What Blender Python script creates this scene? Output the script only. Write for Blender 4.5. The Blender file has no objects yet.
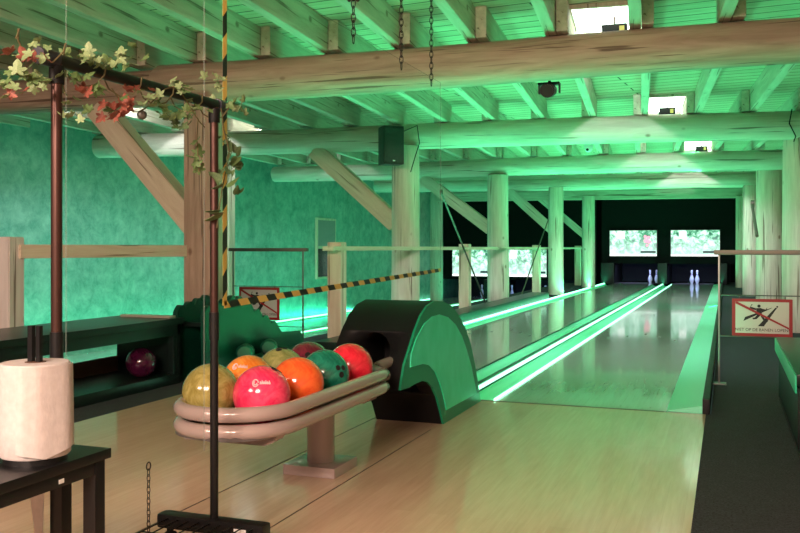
import bpy, bmesh, math, random
from mathutils import Vector, Matrix, Quaternion
R = random.Random(7)
S, CC = 0.3484, 0.9373            # sin / cos of the camera yaw
F, HZ, EYE = 880.0, 248.0, 1.0
scene = bpy.context.scene
COL = scene.collection

def at(px, d):                     # ground position for an image column and a depth
    t = (px - 400) / F
    return d * (-S + CC * t), d * (CC + S * t)
def onX(px, py, X):                # (Y, Z) on a plane of constant X
    t = (px - 400) / F
    d = X / (-S + CC * t)
    return d * (CC + S * t), EYE - (py - HZ) * d / F

# ------------------------------------------------------------------ materials
def mat(name):
    m = bpy.data.materials.new(name); m.use_nodes = True
    n = m.node_tree; b = n.nodes['Principled BSDF']
    return m, n, b
def plain(name, col, rough=.5, metal=0, spec=.5, coat=0, emit=None, es=0):
    m, n, b = mat(name)
    b.inputs['Base Color'].default_value = (*col, 1); b.inputs['Roughness'].default_value = rough
    b.inputs['Metallic'].default_value = metal; b.inputs['Specular IOR Level'].default_value = spec
    b.inputs['Coat Weight'].default_value = coat
    if emit: b.inputs['Emission Color'].default_value = (*emit, 1); b.inputs['Emission Strength'].default_value = es
    return m
def N(n, t, **kw):
    x = n.nodes.new(t)
    for k, v in kw.items(): setattr(x, k, v)
    return x
def coords(n, scale=(1, 1, 1), rot=(0, 0, 0)):
    tc = N(n, 'ShaderNodeTexCoord'); mp = N(n, 'ShaderNodeMapping')
    mp.inputs['Scale'].default_value = scale; mp.inputs['Rotation'].default_value = rot
    n.links.new(tc.outputs['Object'], mp.inputs['Vector']); return mp.outputs['Vector']
def ramp(n, fac, stops):
    r = N(n, 'ShaderNodeValToRGB'); e = r.color_ramp.elements
    while len(e) < len(stops): e.new(.5)
    for q, (p, c) in zip(e, stops): q.position = p; q.color = (*c, 1)
    n.links.new(fac, r.inputs['Fac']); return r.outputs['Color']
def noise(n, vec, scale, detail=4, rough=.55, dist=0):
    x = N(n, 'ShaderNodeTexNoise'); x.inputs['Scale'].default_value = scale
    x.inputs['Detail'].default_value = detail; x.inputs['Roughness'].default_value = rough
    x.inputs['Distortion'].default_value = dist
    n.links.new(vec, x.inputs['Vector']); return x.outputs['Fac']
def mult(n, a, b, f=1.0, mode='MULTIPLY'):
    x = N(n, 'ShaderNodeMix', data_type='RGBA', blend_type=mode); x.inputs['Factor'].default_value = f
    n.links.new(a, x.inputs[6]); n.links.new(b, x.inputs[7]); return x.outputs[2]
def bump(n, b, h, s=.2, d=.01):
    x = N(n, 'ShaderNodeBump'); x.inputs['Strength'].default_value = s; x.inputs['Distance'].default_value = d
    n.links.new(h, x.inputs['Height']); n.links.new(x.outputs['Normal'], b.inputs['Normal'])
def wood(name, c1, c2, rough=.7, sc=1.0):
    """timber, grain along local z"""
    m, n, b = mat(name)
    v = coords(n, (7*sc, 7*sc, .7*sc)); g = noise(n, v, 2.2, 6, .6, .6)
    col = ramp(n, g, [(.3, c1), (.7, c2)])
    v2 = coords(n, (16*sc, 16*sc, .55*sc)); g2 = noise(n, v2, 1.6, 3, .5, .4)
    crack = ramp(n, g2, [(.34, (.22, .16, .12)), (.385, (1, 1, 1))])
    v3 = coords(n, (3.4, 3.4, 2.3)); vo = N(n, 'ShaderNodeTexVoronoi'); vo.inputs['Scale'].default_value = 1.0
    n.links.new(v3, vo.inputs['Vector'])
    knot = ramp(n, vo.outputs['Distance'], [(.045, (.3, .2, .14)), (.1, (1, 1, 1))])
    c = mult(n, mult(n, col, crack, .8), knot, .75)
    n.links.new(c, b.inputs['Base Color']); b.inputs['Roughness'].default_value = rough
    bump(n, b, g2, .35, .01); return m

M = {}
M['log'] = wood('pale_log', (.52, .44, .35), (.72, .65, .55))
M['logb'] = wood('brown_log', (.29, .19, .135), (.50, .36, .27))
M['joist'] = wood('joist_timber', (.42, .36, .27), (.64, .57, .45))
M['post'] = wood('post_timber', (.58, .46, .33), (.74, .64, .50))
M['white_wood'] = wood('whitened_timber', (.62, .56, .52), (.78, .72, .68))
M['black'] = plain('black_plastic', (.008, .008, .009), .5, 0, .25)
M['blackmetal'] = plain('black_metal', (.010, .010, .011), .35, .3)
M['blacklam'] = plain('black_laminate', (.007, .014, .012), .3, 0, .3)
M['copper'] = plain('copper_brown_tube', (.075, .036, .03), .35, .7)
M['chrome'] = plain('brushed_steel', (.2, .21, .2), .4, .8)
M['steel_dull'] = plain('dull_steel', (.16, .14, .12), .5, .8)
M['rail'] = plain('mauve_grey_tube', (.40, .31, .29), .2, 0, .6, .4)
M['tray'] = plain('rack_tray', (.10, .085, .08), .5)
M['hood'] = plain('black_hood', (.008, .008, .009), .5, 0, .2)
M['paper'] = None
m, n, b = mat('paper_roll')
g = noise(n, coords(n, (1, 1, 1)), 60, 3); n.links.new(ramp(n, g, [(.3, (.47, .43, .42)), (.7, (.54, .50, .49))]), b.inputs['Base Color'])
b.inputs['Roughness'].default_value = .9; bump(n, b, noise(n, coords(n, (1, 1, .35)), 24, 4), .5, .006); M['paper'] = m
# green plaster
m, n, b = mat('marbled_plaster')
g = noise(n, coords(n, (1, 1, 1)), 4.5, 8, .75, .35); g2 = noise(n, coords(n, (1, 1, 1)), 1.1, 3, .5, .8)
c = mult(n, ramp(n, g, [(.36, (.12, .36, .29)), (.64, (.32, .60, .51))]), ramp(n, g2, [(.3, (.75, .78, .78)), (.7, (1, 1, 1))]))
n.links.new(c, b.inputs['Base Color']); b.inputs['Roughness'].default_value = .55; bump(n, b, g, .2, .01); M['plaster'] = m
# strip wood approach (boards run along y)
def strips(name, c1, c2, rough, w=.055, seam=.35, coat=.0):
    m, n, b = mat(name)
    bt = N(n, 'ShaderNodeTexBrick'); v = coords(n, (1, 1, 1), (0, 0, math.pi/2))
    n.links.new(v, bt.inputs['Vector']); bt.offset = .37
    bt.inputs['Scale'].default_value = 1; bt.inputs['Brick Width'].default_value = 2.3; bt.inputs['Row Height'].default_value = w
    bt.inputs['Mortar Size'].default_value = .0006; bt.inputs['Color1'].default_value = (*c1, 1); bt.inputs['Color2'].default_value = (*c2, 1)
    bt.inputs['Mortar'].default_value = (*[x*seam for x in c1], 1)
    g = noise(n, coords(n, (18, 1.2, 1)), 3, 5); c = mult(n, bt.outputs['Color'], ramp(n, g, [(.3, (.88, .86, .84)), (.7, (1, 1, 1))]))
    n.links.new(c, b.inputs['Base Color']); b.inputs['Coat Weight'].default_value = coat; b.inputs['Coat Roughness'].default_value = .05
    g3 = noise(n, coords(n, (1, .6, 1)), 2.2, 4)
    mr = N(n, 'ShaderNodeMapRange'); mr.inputs['To Min'].default_value = rough*.75; mr.inputs['To Max'].default_value = rough*1.3
    n.links.new(g3, mr.inputs['Value']); n.links.new(mr.outputs['Result'], b.inputs['Roughness'])
    return m
M['approach'] = strips('maple_approach', (.62, .44, .31), (.67, .485, .345), .13, .075, .93)
M['lane'] = strips('oiled_lane', (.43, .40, .37), (.455, .425, .395), .16, .045, .92, .5)
m, n, b = mat('dark_carpet')
g = noise(n, coords(n), 95, 3, .8); g2 = noise(n, coords(n), 14, 3, .6)
n.links.new(mult(n, ramp(n, g, [(.35, (.004, .005, .007)), (.68, (.055, .06, .075))]), ramp(n, g2, [(.3, (.7, .7, .7)), (.7, (1, 1, 1))])), b.inputs['Base Color'])
b.inputs['Roughness'].default_value = .95; bump(n, b, g, .5, .005); M['carpet'] = m
# ceiling boards, laid across the joists
m, n, b = mat('ceiling_boards')
bt = N(n, 'ShaderNodeTexBrick'); v = coords(n, (1, 1, 1), (0, 0, math.radians(-5.14)*-1))
n.links.new(v, bt.inputs['Vector']); bt.inputs['Scale'].default_value = 1
bt.inputs['Brick Width'].default_value = 4; bt.inputs['Row Height'].default_value = .18; bt.inputs['Mortar Size'].default_value = .009
bt.inputs['Color1'].default_value = (.50, .43, .29, 1); bt.inputs['Color2'].default_value = (.62, .54, .38, 1); bt.inputs['Mortar'].default_value = (.07, .05, .03, 1)
g = noise(n, coords(n, (1.2, 14, 1)), 3, 5)
n.links.new(mult(n, bt.outputs['Color'], ramp(n, g, [(.3, (.72, .7, .66)), (.7, (1, 1, 1))])), b.inputs['Base Color'])
b.inputs['Roughness'].default_value = .75; M['boards'] = m
M['gutter'] = plain('led_tinted_gutter', (.24, .90, .58), .3)  # green glow of the LED strips is put into the gutter's base colour
M['gutter_dark'] = plain('green_black_capping', (.02, .07, .045), .3)
M['led'] = plain('led_diffuser', (.8, 1, .9), .4, emit=(.32, 1, .62), es=3)
M['led_low'] = plain('led_diffuser_low', (.8, 1, .9), .4, emit=(.34, 1, .66), es=3)
M['backblack'] = plain('black_masking', (.003, .005, .005), .7, 0, .1)
M['backpit'] = plain('pit_curtain', (.012, .016, .035), .8)
M['skylight'] = plain('daylight_pane', (.9, .9, .9), .5, emit=(1, .97, .93), es=2.6)
M['green_panel'] = plain('light_green_panel', (.30, .80, .50), .35, coat=.2)
m, n, b = mat('brushed_green_panel')
g = noise(n, coords(n, (1, 2.5, 1.5)), 4, 5); n.links.new(ramp(n, g, [(.3, (.03, .86, .46)), (.7, (.08, .95, .58))]), b.inputs['Base Color'])
b.inputs['Roughness'].default_value = .3; M['green_panel'] = m
M['green_rim'] = plain('green_rim', (.008, .27, .13), .35, 0, .3)
M['ramp_green'] = plain('ramp_green', (.003, .048, .028), .35, 0, .35)
M['sign_red'] = plain('sign_red', (.36, .01, .015), .5)
M['sign_white'] = plain('sign_white', (.62, .60, .56), .5)
M['ink'] = plain('sign_ink', (.01, .01, .012), .6)
M['pin'] = plain('pin_white', (.78, .82, .95), .25)
M['pin_red'] = plain('pin_stripe', (.3, .1, .35), .3)
M['hole'] = plain('hole_black', (.004, .004, .004), .9)
M['mark'] = plain('ball_print', (.85, .6, .62), .5)
M['stem'] = plain('vine_stem', (.12, .10, .04), .8)
M['chain'] = plain('chain_steel', (.05, .045, .04), .45, .8)
M['lanemark'] = plain('lane_mark', (.05, .04, .03), .3)
M['seam'] = plain('floor_joint', (.10, .07, .05), .6)
M['white_plastic'] = plain('white_plastic', (.8, .8, .8), .35)
M['brown_board'] = plain('brown_board', (.10, .045, .025), .5)
M['tv'] = plain('tv_bezel', (.008, .008, .01), .3)
M['mat'] = plain('rubber_mat', (.012, .012, .012), .8)
def leafmat(name, c1, c2):
    m, n, b = mat(name)
    g = noise(n, coords(n), 28, 2); n.links.new(ramp(n, g, [(.35, c1), (.65, c2)]), b.inputs['Base Color'])
    b.inputs['Roughness'].default_value = .6; return m
M['leaf_g'] = leafmat('leaf_green', (.05, .11, .03), (.15, .24, .08))
M['leaf_y'] = leafmat('leaf_pale', (.12, .22, .08), (.30, .38, .19))
M['leaf_r'] = leafmat('leaf_rust', (.16, .03, .02), (.34, .11, .07))
M['leaf_d'] = leafmat('leaf_dark', (.04, .09, .03), (.14, .22, .09))
def ballmat(name, c1, c2, sc=9):
    m, n, b = mat(name)
    g = noise(n, coords(n), sc, 5, .6, 2.5); n.links.new(ramp(n, g, [(.38, c1), (.62, c2)]), b.inputs['Base Color'])
    b.inputs['Roughness'].default_value = .16; b.inputs['Coat Weight'].default_value = .5; b.inputs['Coat Roughness'].default_value = .08; return m
# hazard tape: diagonal stripes along local y (+z)
def tape(name, ax):
    m, n, b = mat(name)
    tc = N(n, 'ShaderNodeTexCoord'); sp = N(n, 'ShaderNodeSeparateXYZ'); n.links.new(tc.outputs['Object'], sp.inputs[0])
    ad = N(n, 'ShaderNodeMath', operation='ADD' if ax == 'y' else 'SUBTRACT')
    n.links.new(sp.outputs['Y'], ad.inputs[0]); n.links.new(sp.outputs['Z'], ad.inputs[1])
    pp = N(n, 'ShaderNodeMath', operation='PINGPONG'); pp.inputs[1].default_value = .07 if ax == 'y' else .075
    n.links.new(ad.outputs[0], pp.inputs[0])
    gt = N(n, 'ShaderNodeMath', operation='GREATER_THAN'); gt.inputs[1].default_value = .035 if ax == 'y' else .037
    n.links.new(pp.outputs[0], gt.inputs[0])
    mx = N(n, 'ShaderNodeMix', data_type='RGBA'); n.links.new(gt.outputs[0], mx.inputs['Factor'])
    mx.inputs[6].default_value = (.75, .52, .12, 1); mx.inputs[7].default_value = (.012, .014, .012, 1)
    n.links.new(mx.outputs[2], b.inputs['Base Color']); b.inputs['Roughness'].default_value = .4; return m
M['tape_y'] = tape('hazard_tape_level', 'y'); M['tape_z'] = tape('hazard_tape_upright', 'z')
# clear sheet
m = bpy.data.materials.new('clear_acrylic'); m.use_nodes = True; n = m.node_tree; n.nodes.clear()
o = N(n, 'ShaderNodeOutputMaterial'); mx = N(n, 'ShaderNodeMixShader'); tr = N(n, 'ShaderNodeBsdfTransparent'); gl = N(n, 'ShaderNodeBsdfGlossy')
fr = N(n, 'ShaderNodeMapRange'); lw_ = N(n, 'ShaderNodeLayerWeight'); lw_.inputs['Blend'].default_value = .5; pw_ = N(n, 'ShaderNodeMath', operation='POWER'); pw_.inputs[1].default_value = 4
n.links.new(lw_.outputs['Facing'], pw_.inputs[0]); n.links.new(pw_.outputs[0], fr.inputs['Value']); fr.inputs['To Min'].default_value = .004; fr.inputs['To Max'].default_value = .2
tr.inputs['Color'].default_value = (.975, .985, .98, 1); gl.inputs['Roughness'].default_value = .01
n.links.new(fr.outputs[0], mx.inputs[0]); n.links.new(tr.outputs[0], mx.inputs[1]); n.links.new(gl.outputs[0], mx.inputs[2]); n.links.new(mx.outputs[0], o.inputs[0])
M['acrylic'] = m
M['acrylic_edge'] = plain('acrylic_edge', (.35, .45, .4), .4); M['acrylic_edge'].node_tree.nodes['Principled BSDF'].inputs['Alpha'].default_value = .16
# screens showing a garden scene
def screenmat(name, seed, pink):
    m, n, b = mat(name)
    v = coords(n); tc = N(n, 'ShaderNodeMapping'); n.links.new(v, tc.inputs['Vector']); tc.inputs['Location'].default_value = (seed, 0, seed*2)
    g = noise(n, tc.outputs['Vector'], 6.5, 5, .7, .6)
    c = ramp(n, g, [(.36, (.02, .10, .07)), (.46, (.10, .42, .22)), (.54, (.45, .80, .62)), (.64, (.85, 1, .95))])
    sp = N(n, 'ShaderNodeSeparateXYZ'); n.links.new(v, sp.inputs[0])
    mr = N(n, 'ShaderNodeMapRange'); n.links.new(sp.outputs['Z'], mr.inputs['Value'])
    mr.inputs['From Min'].default_value = .25; mr.inputs['From Max'].default_value = -.75
    mx = N(n, 'ShaderNodeMix', data_type='RGBA'); n.links.new(mr.outputs[0], mx.inputs['Factor']); n.links.new(c, mx.inputs[6]); mx.inputs[7].default_value = (.75, 1, .93, 1)
    b.inputs['Base Color'].default_value = (.01, .01, .01, 1); n.links.new(mx.outputs[2], b.inputs['Emission Color']); b.inputs['Emission Strength'].default_value = 1.5
    return m
M['scrA'] = screenmat('garden_picture', 1.3, 1); M['scrB'] = screenmat('meadow_picture', 5.1, 0)
M['scrW'] = plain('screen_white', (.1, .1, .1), .4, emit=(1, 1, 1), es=1.7)
M['scrP'] = plain('screen_pink', (.1, .1, .1), .4, emit=(1, .35, .5), es=1.5)
M['scrD'] = plain('screen_dark', (.02, .02, .02), .4, emit=(.02, .05, .06), es=1)

# ------------------------------------------------------------------ mesh builder
class MB:
    def __init__(s): s.bm = bmesh.new()
    def box(s, x0, x1, y0, y1, z0, z1, bev=0):
        t = bmesh.new(); bmesh.ops.create_cube(t, size=1)
        for v in t.verts: v.co = Vector(((x0+x1)/2+v.co.x*(x1-x0), (y0+y1)/2+v.co.y*(y1-y0), (z0+z1)/2+v.co.z*(z1-z0)))
        if bev: bmesh.ops.bevel(t, geom=t.edges[:], offset=bev, segments=2, profile=.7, affect='EDGES')
        s.add(t); return s
    def add(s, t, mtx=None):
        if mtx is not None: bmesh.ops.transform(t, matrix=mtx, verts=t.verts)
        me = bpy.data.meshes.new('t'); t.to_mesh(me); t.free(); s.bm.from_mesh(me); bpy.data.meshes.remove(me); return s
    def cyl(s, p0, p1, r0, r1=None, seg=20, caps=True):
        r1 = r0 if r1 is None else r1; p0, p1 = Vector(p0), Vector(p1); d = p1-p0
        t = bmesh.new(); bmesh.ops.create_cone(t, cap_ends=caps, segments=seg, radius1=r0, radius2=r1, depth=d.length)
        return s.add(t, Matrix.Translation((p0+p1)/2) @ d.to_track_quat('Z', 'Y').to_matrix().to_4x4())
    def sph(s, c, r, seg=32, sc=(1, 1, 1)):
        t = bmesh.new(); bmesh.ops.create_uvsphere(t, u_segments=seg, v_segments=seg//2, radius=r)
        return s.add(t, Matrix.Translation(c) @ Matrix.Diagonal((*sc, 1)))
    def lathe(s, c, prof, seg=24):
        rings = []
        for r, z in prof: rings.append([s.bm.verts.new((c[0]+r*math.cos(a*2*math.pi/seg), c[1]+r*math.sin(a*2*math.pi/seg), c[2]+z)) for a in range(seg)])
        for a, b in zip(rings, rings[1:]):
            for i in range(seg): s.bm.faces.new((a[i], a[(i+1) % seg], b[(i+1) % seg], b[i]))
        s.bm.faces.new(rings[0][::-1]); s.bm.faces.new(rings[-1]); return s
    def tube(s, pts, r, seg=12, closed=False):
        pts = [Vector(p) for p in pts]; k = len(pts); rings = []; up = None
        for i, p in enumerate(pts):
            if closed: d = pts[(i+1) % k]-pts[i-1]
            else: d = pts[min(i+1, k-1)]-pts[max(i-1, 0)]
            d.normalize()
            if up is None:
                up = Vector((0, 0, 1)) if abs(d.z) < .9 else Vector((1, 0, 0))
            sd = d.cross(up).normalized(); up = sd.cross(d).normalized()
            rings.append([s.bm.verts.new(p+r*(math.cos(a*2*math.pi/seg)*sd+math.sin(a*2*math.pi/seg)*up)) for a in range(seg)])
        prs = list(zip(rings, rings[1:])) + ([(rings[-1], rings[0])] if closed else [])
        for a, b in prs:
            for i in range(seg): s.bm.faces.new((a[i], b[i], b[(i+1) % seg], a[(i+1) % seg]))
        if not closed: s.bm.faces.new(rings[0]); s.bm.faces.new(rings[-1][::-1])
        return s
    def prism(s, poly, ax, a0, a1):
        """extrude a 2-D outline along x ('x': poly=(y,z)), y ('y': (x,z)) or z ('z': (x,y))"""
        f = {'x': lambda p, a: (a, p[0], p[1]), 'y': lambda p, a: (p[0], a, p[1]), 'z': lambda p, a: (p[0], p[1], a)}[ax]
        A = [s.bm.verts.new(f(p, a0)) for p in poly]; B = [s.bm.verts.new(f(p, a1)) for p in poly]; k = len(poly)
        for i in range(k): s.bm.faces.new((A[i], A[(i+1) % k], B[(i+1) % k], B[i]))
        s.bm.faces.new(A[::-1]); s.bm.faces.new(B); return s
    def build(s, name, m, parent=None, smooth=True, org=None):
        bmesh.ops.recalc_face_normals(s.bm, faces=s.bm.faces)
        o3 = Vector(org) if org is not None else (parent_world(parent) if parent else Vector((0, 0, 0)))
        if o3.length: bmesh.ops.translate(s.bm, vec=-o3, verts=s.bm.verts)
        me = bpy.data.meshes.new(name); s.bm.to_mesh(me); s.bm.free()
        me.materials.append(m)
        if smooth:
            me.polygons.foreach_set('use_smooth', [True]*len(me.polygons)); me.set_sharp_from_angle(angle=math.radians(40))
        o = bpy.data.objects.new(name, me); COL.objects.link(o)
        if parent:
            o.parent = parent; o.location = o3 - parent_world(parent)
        else: o.location = o3
        return o
WLOC = {}
def parent_world(o):
    v = Vector((0, 0, 0))
    while o is not None: v += o.location; o = o.parent
    return v
def tag(o, label=None, cat=None, group=None, kind=None):
    if label: o['label'] = label
    if cat: o['category'] = cat
    if group: o['group'] = group
    if kind: o['kind'] = kind
    return o
def empty(name, loc, label, cat, group=None):
    o = bpy.data.objects.new(name, None); COL.objects.link(o); o.location = loc; o.empty_display_size = .1
    return tag(o, label, cat, group)
def struct(o): o['kind'] = 'structure'; return o
def copy_tree(o, parent=None):
    c = o.copy(); COL.objects.link(c)
    if parent: c.parent = parent; c.matrix_parent_inverse = o.matrix_parent_inverse.copy()
    for ch in [x for x in list(COL.objects) if x.parent == o]: copy_tree(ch, c)
    return c
def timber(name, p0, p1, size, m, seg=28, wob=.0, seed=0):
    """a log (size = (r0, r1)) or squared timber (size = ('s', w, h)); local z runs along its length"""
    p0, p1 = Vector(p0), Vector(p1); d = p1-p0; L = d.length; bm = bmesh.new(); rr = random.Random(seed+len(name))
    if size[0] == 's':
        w, h = size[1]/2, size[2]/2; bmesh.ops.create_cube(bm, size=1)
        for v in bm.verts: v.co = Vector((v.co.x*2*h, v.co.y*2*w, (v.co.z+.5)*L))
        bmesh.ops.bevel(bm, geom=bm.edges[:], offset=min(w, h)*.08, segments=2, affect='EDGES')
    else:
        r0, r1 = size; n = max(4, int(L/.35)); ph = [rr.uniform(0, 6.28) for _ in range(6)]; rings = []
        for i in range(n+1):
            t = i/n; z = t*L; r = r0+(r1-r0)*t; ox = wob*math.sin(z*.8+ph[0]); oy = wob*math.sin(z*.6+ph[1])
            row = []
            for a in range(seg):
                th = a*2*math.pi/seg; q = r*(1+.018*math.sin(3*th+z*.9+ph[2])+.014*math.sin(5*th-z*1.7+ph[3]))
                if i in (0, n): q *= .93
                row.append(bm.verts.new((ox+q*math.cos(th), oy+q*math.sin(th), z)))
            rings.append(row)
            if i in (0,):
                rings.append([bm.verts.new((v.co.x/.93, v.co.y/.93, z+.02)) for v in row])
            if i == n:
                mid = [bm.verts.new((v.co.x/.93, v.co.y/.93, z-.02)) for v in row]; rings.insert(-1, mid)
        for a, b in zip(rings, rings[1:]):
            for i in range(seg): bm.faces.new((a[i], a[(i+1) % seg], b[(i+1) % seg], b[i]))
        bm.faces.new(rings[0][::-1]); bm.faces.new(rings[-1])
    bmesh.ops.recalc_face_normals(bm, faces=bm.faces)
    me = bpy.data.meshes.new(name); bm.to_mesh(me); bm.free(); me.materials.append(m)
    me.polygons.foreach_set('use_smooth', [True]*len(me.polygons)); me.set_sharp_from_angle(angle=math.radians(42))
    o = bpy.data.objects.new(name, me); COL.objects.link(o)
    # local x kept as vertical as possible for level timbers
    z = d.normalized(); up = Vector((0, 0, 1)) if abs(z.z) < .95 else Vector((0, 1, 0))
    x = (up - z*up.dot(z)).normalized(); y = z.cross(x)
    o.matrix_world = Matrix((( x.x, y.x, z.x, p0.x), (x.y, y.y, z.y, p0.y), (x.z, y.z, z.z, p0.z), (0, 0, 0, 1)))
    return o
def arc(c, r, a0, a1, k=8): return [(c[0]+r*math.cos(math.radians(a0+(a1-a0)*i/k)), c[1]+r*math.sin(math.radians(a0+(a1-a0)*i/k))) for i in range(k+1)]

# ------------------------------------------------------------------ setting
YB, CZ, LOW = 25.5, 2.87, -.6
FOUL = 5.6
struct(MB().box(-3.5, -.12, -3.5, FOUL, -.1, 0).build('floor', M['approach'], smooth=False))
def strip_floor(x0, x1, y0, y1, z0=-.1, z1=-.0, m='carpet'): return struct(MB().box(x0, x1, y0, y1, z0, z1).build('floor_carpet', M[m], smooth=False))
strip_floor(-4.95, -3.5, -3.5, FOUL); strip_floor(-4.95, -3.62, FOUL, 8.3); strip_floor(-4.4, -3.62, 8.3, YB)
strip_floor(-.12, 2.2, -3.5, FOUL); strip_floor(-.09, 2.2, FOUL, 28)
struct(MB().box(-9.6, -4.4, -3.5, 28, LOW-.1, LOW).build('floor_low', M['brown_board'], smooth=False))
struct(MB().box(-4.45, -4.4, 8.3, YB, LOW, -.1).build('wall_platform', M['backblack'], smooth=False))
struct(MB().box(-5.0, -4.95, -3.5, 8.3, LOW, 0).build('wall_platform_edge', M['backblack'], smooth=False))
# joints in the approach boards
for i, x in enumerate((-1.53, -1.945)):
    struct(MB().box(x-.0025, x+.0025, -3.5, 4.6 if x > -1.6 else FOUL, 0, .0012).build('trim_%d' % (i+1), M['seam'], smooth=False))
struct(MB().box(-3.23, -.36, FOUL-.008, FOUL+.014, 0, .002).build('trim_3', M['seam'], smooth=False))
lw = MB().prism([(-9.35, -3.5), (-8.12, 27.8), (-8.35, 27.8), (-9.6, -3.5)], 'z', LOW, CZ+.1)
struct(lw.build('wall_left', M['plaster'], smooth=False))
struct(MB().box(1.55, 1.7, -3.5, 28, 0, CZ+.1).build('wall_right', M['joist'], smooth=False))
struct(MB().box(-9.6, 1.7, 27.6, 27.8, LOW, CZ+.1).build('wall_back', M['backblack'], smooth=False))
struct(MB().box(-9.6, 2.2, -3.7, -3.5, LOW, CZ+.1).build('wall_rear', M['logb'], smooth=False))
struct(MB().box(-9.9, 2.2, -3.7, 28, CZ, CZ+.08).build('ceiling', M['boards'], smooth=False))

# ---- lanes
def gutter_prof(x0, w, s=0):
    return [(x0, .0), (x0, -.012)] + [(x0+w/2-math.cos(a)*w*.46, -.012-.045*math.sin(a)) for a in [math.pi*i/8 for i in range(9)]] + [(x0+w, -.012), (x0+w, 0), (x0+w, -.09), (x0, -.09)]
def mk_gutter(name, x0, w, y0, y1, z=0, skew=0):
    b = MB(); b.prism(gutter_prof(x0, w), 'y', y0, y1)
    for v in b.bm.verts: v.co.x += skew*(v.co.y-y0); v.co.z += z
    return b.build(name, M['gutter'])
def sk(b, skew, y0, z):
    for v in b.bm.verts: v.co.x += skew*(v.co.y-y0); v.co.z += z
    return b
LANE_END = 26.6
def lane(xl, label, z=0, skew=0, y0=FOUL+.008):
    b = sk(MB().box(xl, xl+1.07, y0, LANE_END, -.09, 0), skew, y0, z)
    o = b.build('bowling_lane', M['lane'], smooth=False); tag(o, label, 'bowling lane', 'bowling lanes')
    if z == 0:
        for k, (dx, dy) in enumerate(((.18, 4.0), (.36, 4.3), (.535, 4.6), (.71, 4.3), (.89, 4.0))):
            X, Y = xl+dx, FOUL+dy+.3
            MB().prism([(X-.018, Y), (X+.018, Y), (X, Y+.14)], 'z', .0, .0015).build('arrow_marking', M['lanemark'], o, smooth=False)
    return o
lane(-1.42, 'pale glossy bowling lane nearest the right wall, beside the black carpet')
lane(-3.0, 'pale glossy bowling lane between the ball return hood and the timber columns')
def gutter_unit(name, label, spec, z=0, skew=0, y0=FOUL+.01):
    """spec: list of (kind, x0, x1)"""
    root = empty(name, (spec[0][1], y0, z), label, 'gutter', 'lit lane gutters')
    for kind, x0, x1 in spec:
        if kind == 'g':
            b = MB().prism(gutter_prof(x0, x1-x0), 'y', y0, YB-.27); sk(b, skew, y0, z); b.build('channel', M['gutter'], root)
        elif kind == 'l':
            b = MB().box(x0, x1, y0, YB-.27, -.05, .014, .003); sk(b, skew, y0, z); b.build('light_strip', M['led'] if z == 0 else M['led_low'], root)
        elif kind == 'c':
            b = MB().box(x0, x1, y0, YB-.27, -.05, .02, .004); sk(b, skew, y0, z); b.build('capping', M['gutter_dark'], root)
    return root
gutter_unit('lane_gutter', 'double green-lit gutter between the two upper bowling lanes', [('g', -1.93, -1.72), ('c', -1.715, -1.672), ('l', -1.67, -1.645), ('g', -1.64, -1.432), ('l', -1.432, -1.42)])
gutter_unit('lane_gutter', 'green-lit gutter at the foot of the timber columns', [('l', -3.27, -3.225), ('g', -3.225, -3.0)])
rg = gutter_unit('lane_gutter', 'wide green-lit gutter along the black carpet by the no-walking sign', [('g', -.345, -.14), ('c', -.14, -.10)])
b = MB().prism([(-.345, .002), (-.345, .01), (-.315, .012), (-.15, .045), (-.14, .045), (-.14, .0)], 'y', FOUL+.01, YB-.27)
b.build('sloping_panel', M['gutter'], rg)
MB().box(-.139, -.098, FOUL, YB-.27, 0, .09, .003).build('side_board', M['black'], rg)
# dark box beside the left gutter
bx = MB().box(-3.62, -3.275, 7.4, 17.2, .0, .13, .008).build('track_cover', M['blacklam'])
tag(bx, 'long low black cover running beside the lit gutter below the railing', 'track cover')
# lower lanes beyond the railing
SKW, Y0L = .049, 8.6
lane(-8.68, 'lower bowling lane beside the green marbled wall', LOW+.1, SKW, Y0L)
lane(-7.08, 'lower bowling lane just beyond the timber railing', LOW+.1, SKW, Y0L)
gutter_unit('lane_gutter', 'bright lit gutter against the foot of the marbled wall', [('l', -8.97, -8.92), ('g', -8.92, -8.69)], LOW+.1, SKW, Y0L)
gutter_unit('lane_gutter', 'lit double gutter between the two lower lanes', [('g', -7.60, -7.37), ('l', -7.36, -7.32), ('g', -7.31, -7.09)], LOW+.1, SKW, Y0L)
gutter_unit('lane_gutter', 'lit gutter of the lower lanes nearest the railing', [('g', -6.0, -5.78), ('l', -5.77, -5.73)], LOW+.1, SKW, Y0L)

# ---- masking walls, pits
def masking(x0, x1, z0, z1, y, label):
    o = MB().box(x0, x1, y, y+.08, z0, z1).build('masking_panel', M['backblack'], smooth=False); return tag(o, label, 'panel')
masking(-3.35, .22, .56, 2.42, YB, 'black masking wall over the pins behind the two bright screens')
masking(-8.14, -3.5, .06, 2.42, YB+.02, 'black masking wall behind the timber columns over the lower lanes')
def kick(x0, x1, z0, z1, label):
    o = MB().box(x0, x1, YB-.25, 27.44, z0, z1, .01).build('kickback_panel', M['black']); return tag(o, label, 'pit divider', 'pit dividers')
kick(-3.34, -2.98, 0, .58, 'black pit divider left of the upper pins')
kick(-1.8, -1.55, 0, .58, 'black pit divider between the two upper pin decks')
kick(-.19, .0, 0, .58, 'thin black pit divider beside the right gutter')
kick(-6.75, -6.29, LOW, .06, 'black divider between the two lower pin decks')
for x0, x1, z0, z1 in ((-3.34, .1, 0, 1.2), (-8.1, -4.4, LOW, .4)):
    struct(MB().box(x0, x1, 27.45, 27.55, z0, z1).build('wall_pit', M['backpit'], smooth=False))
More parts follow.
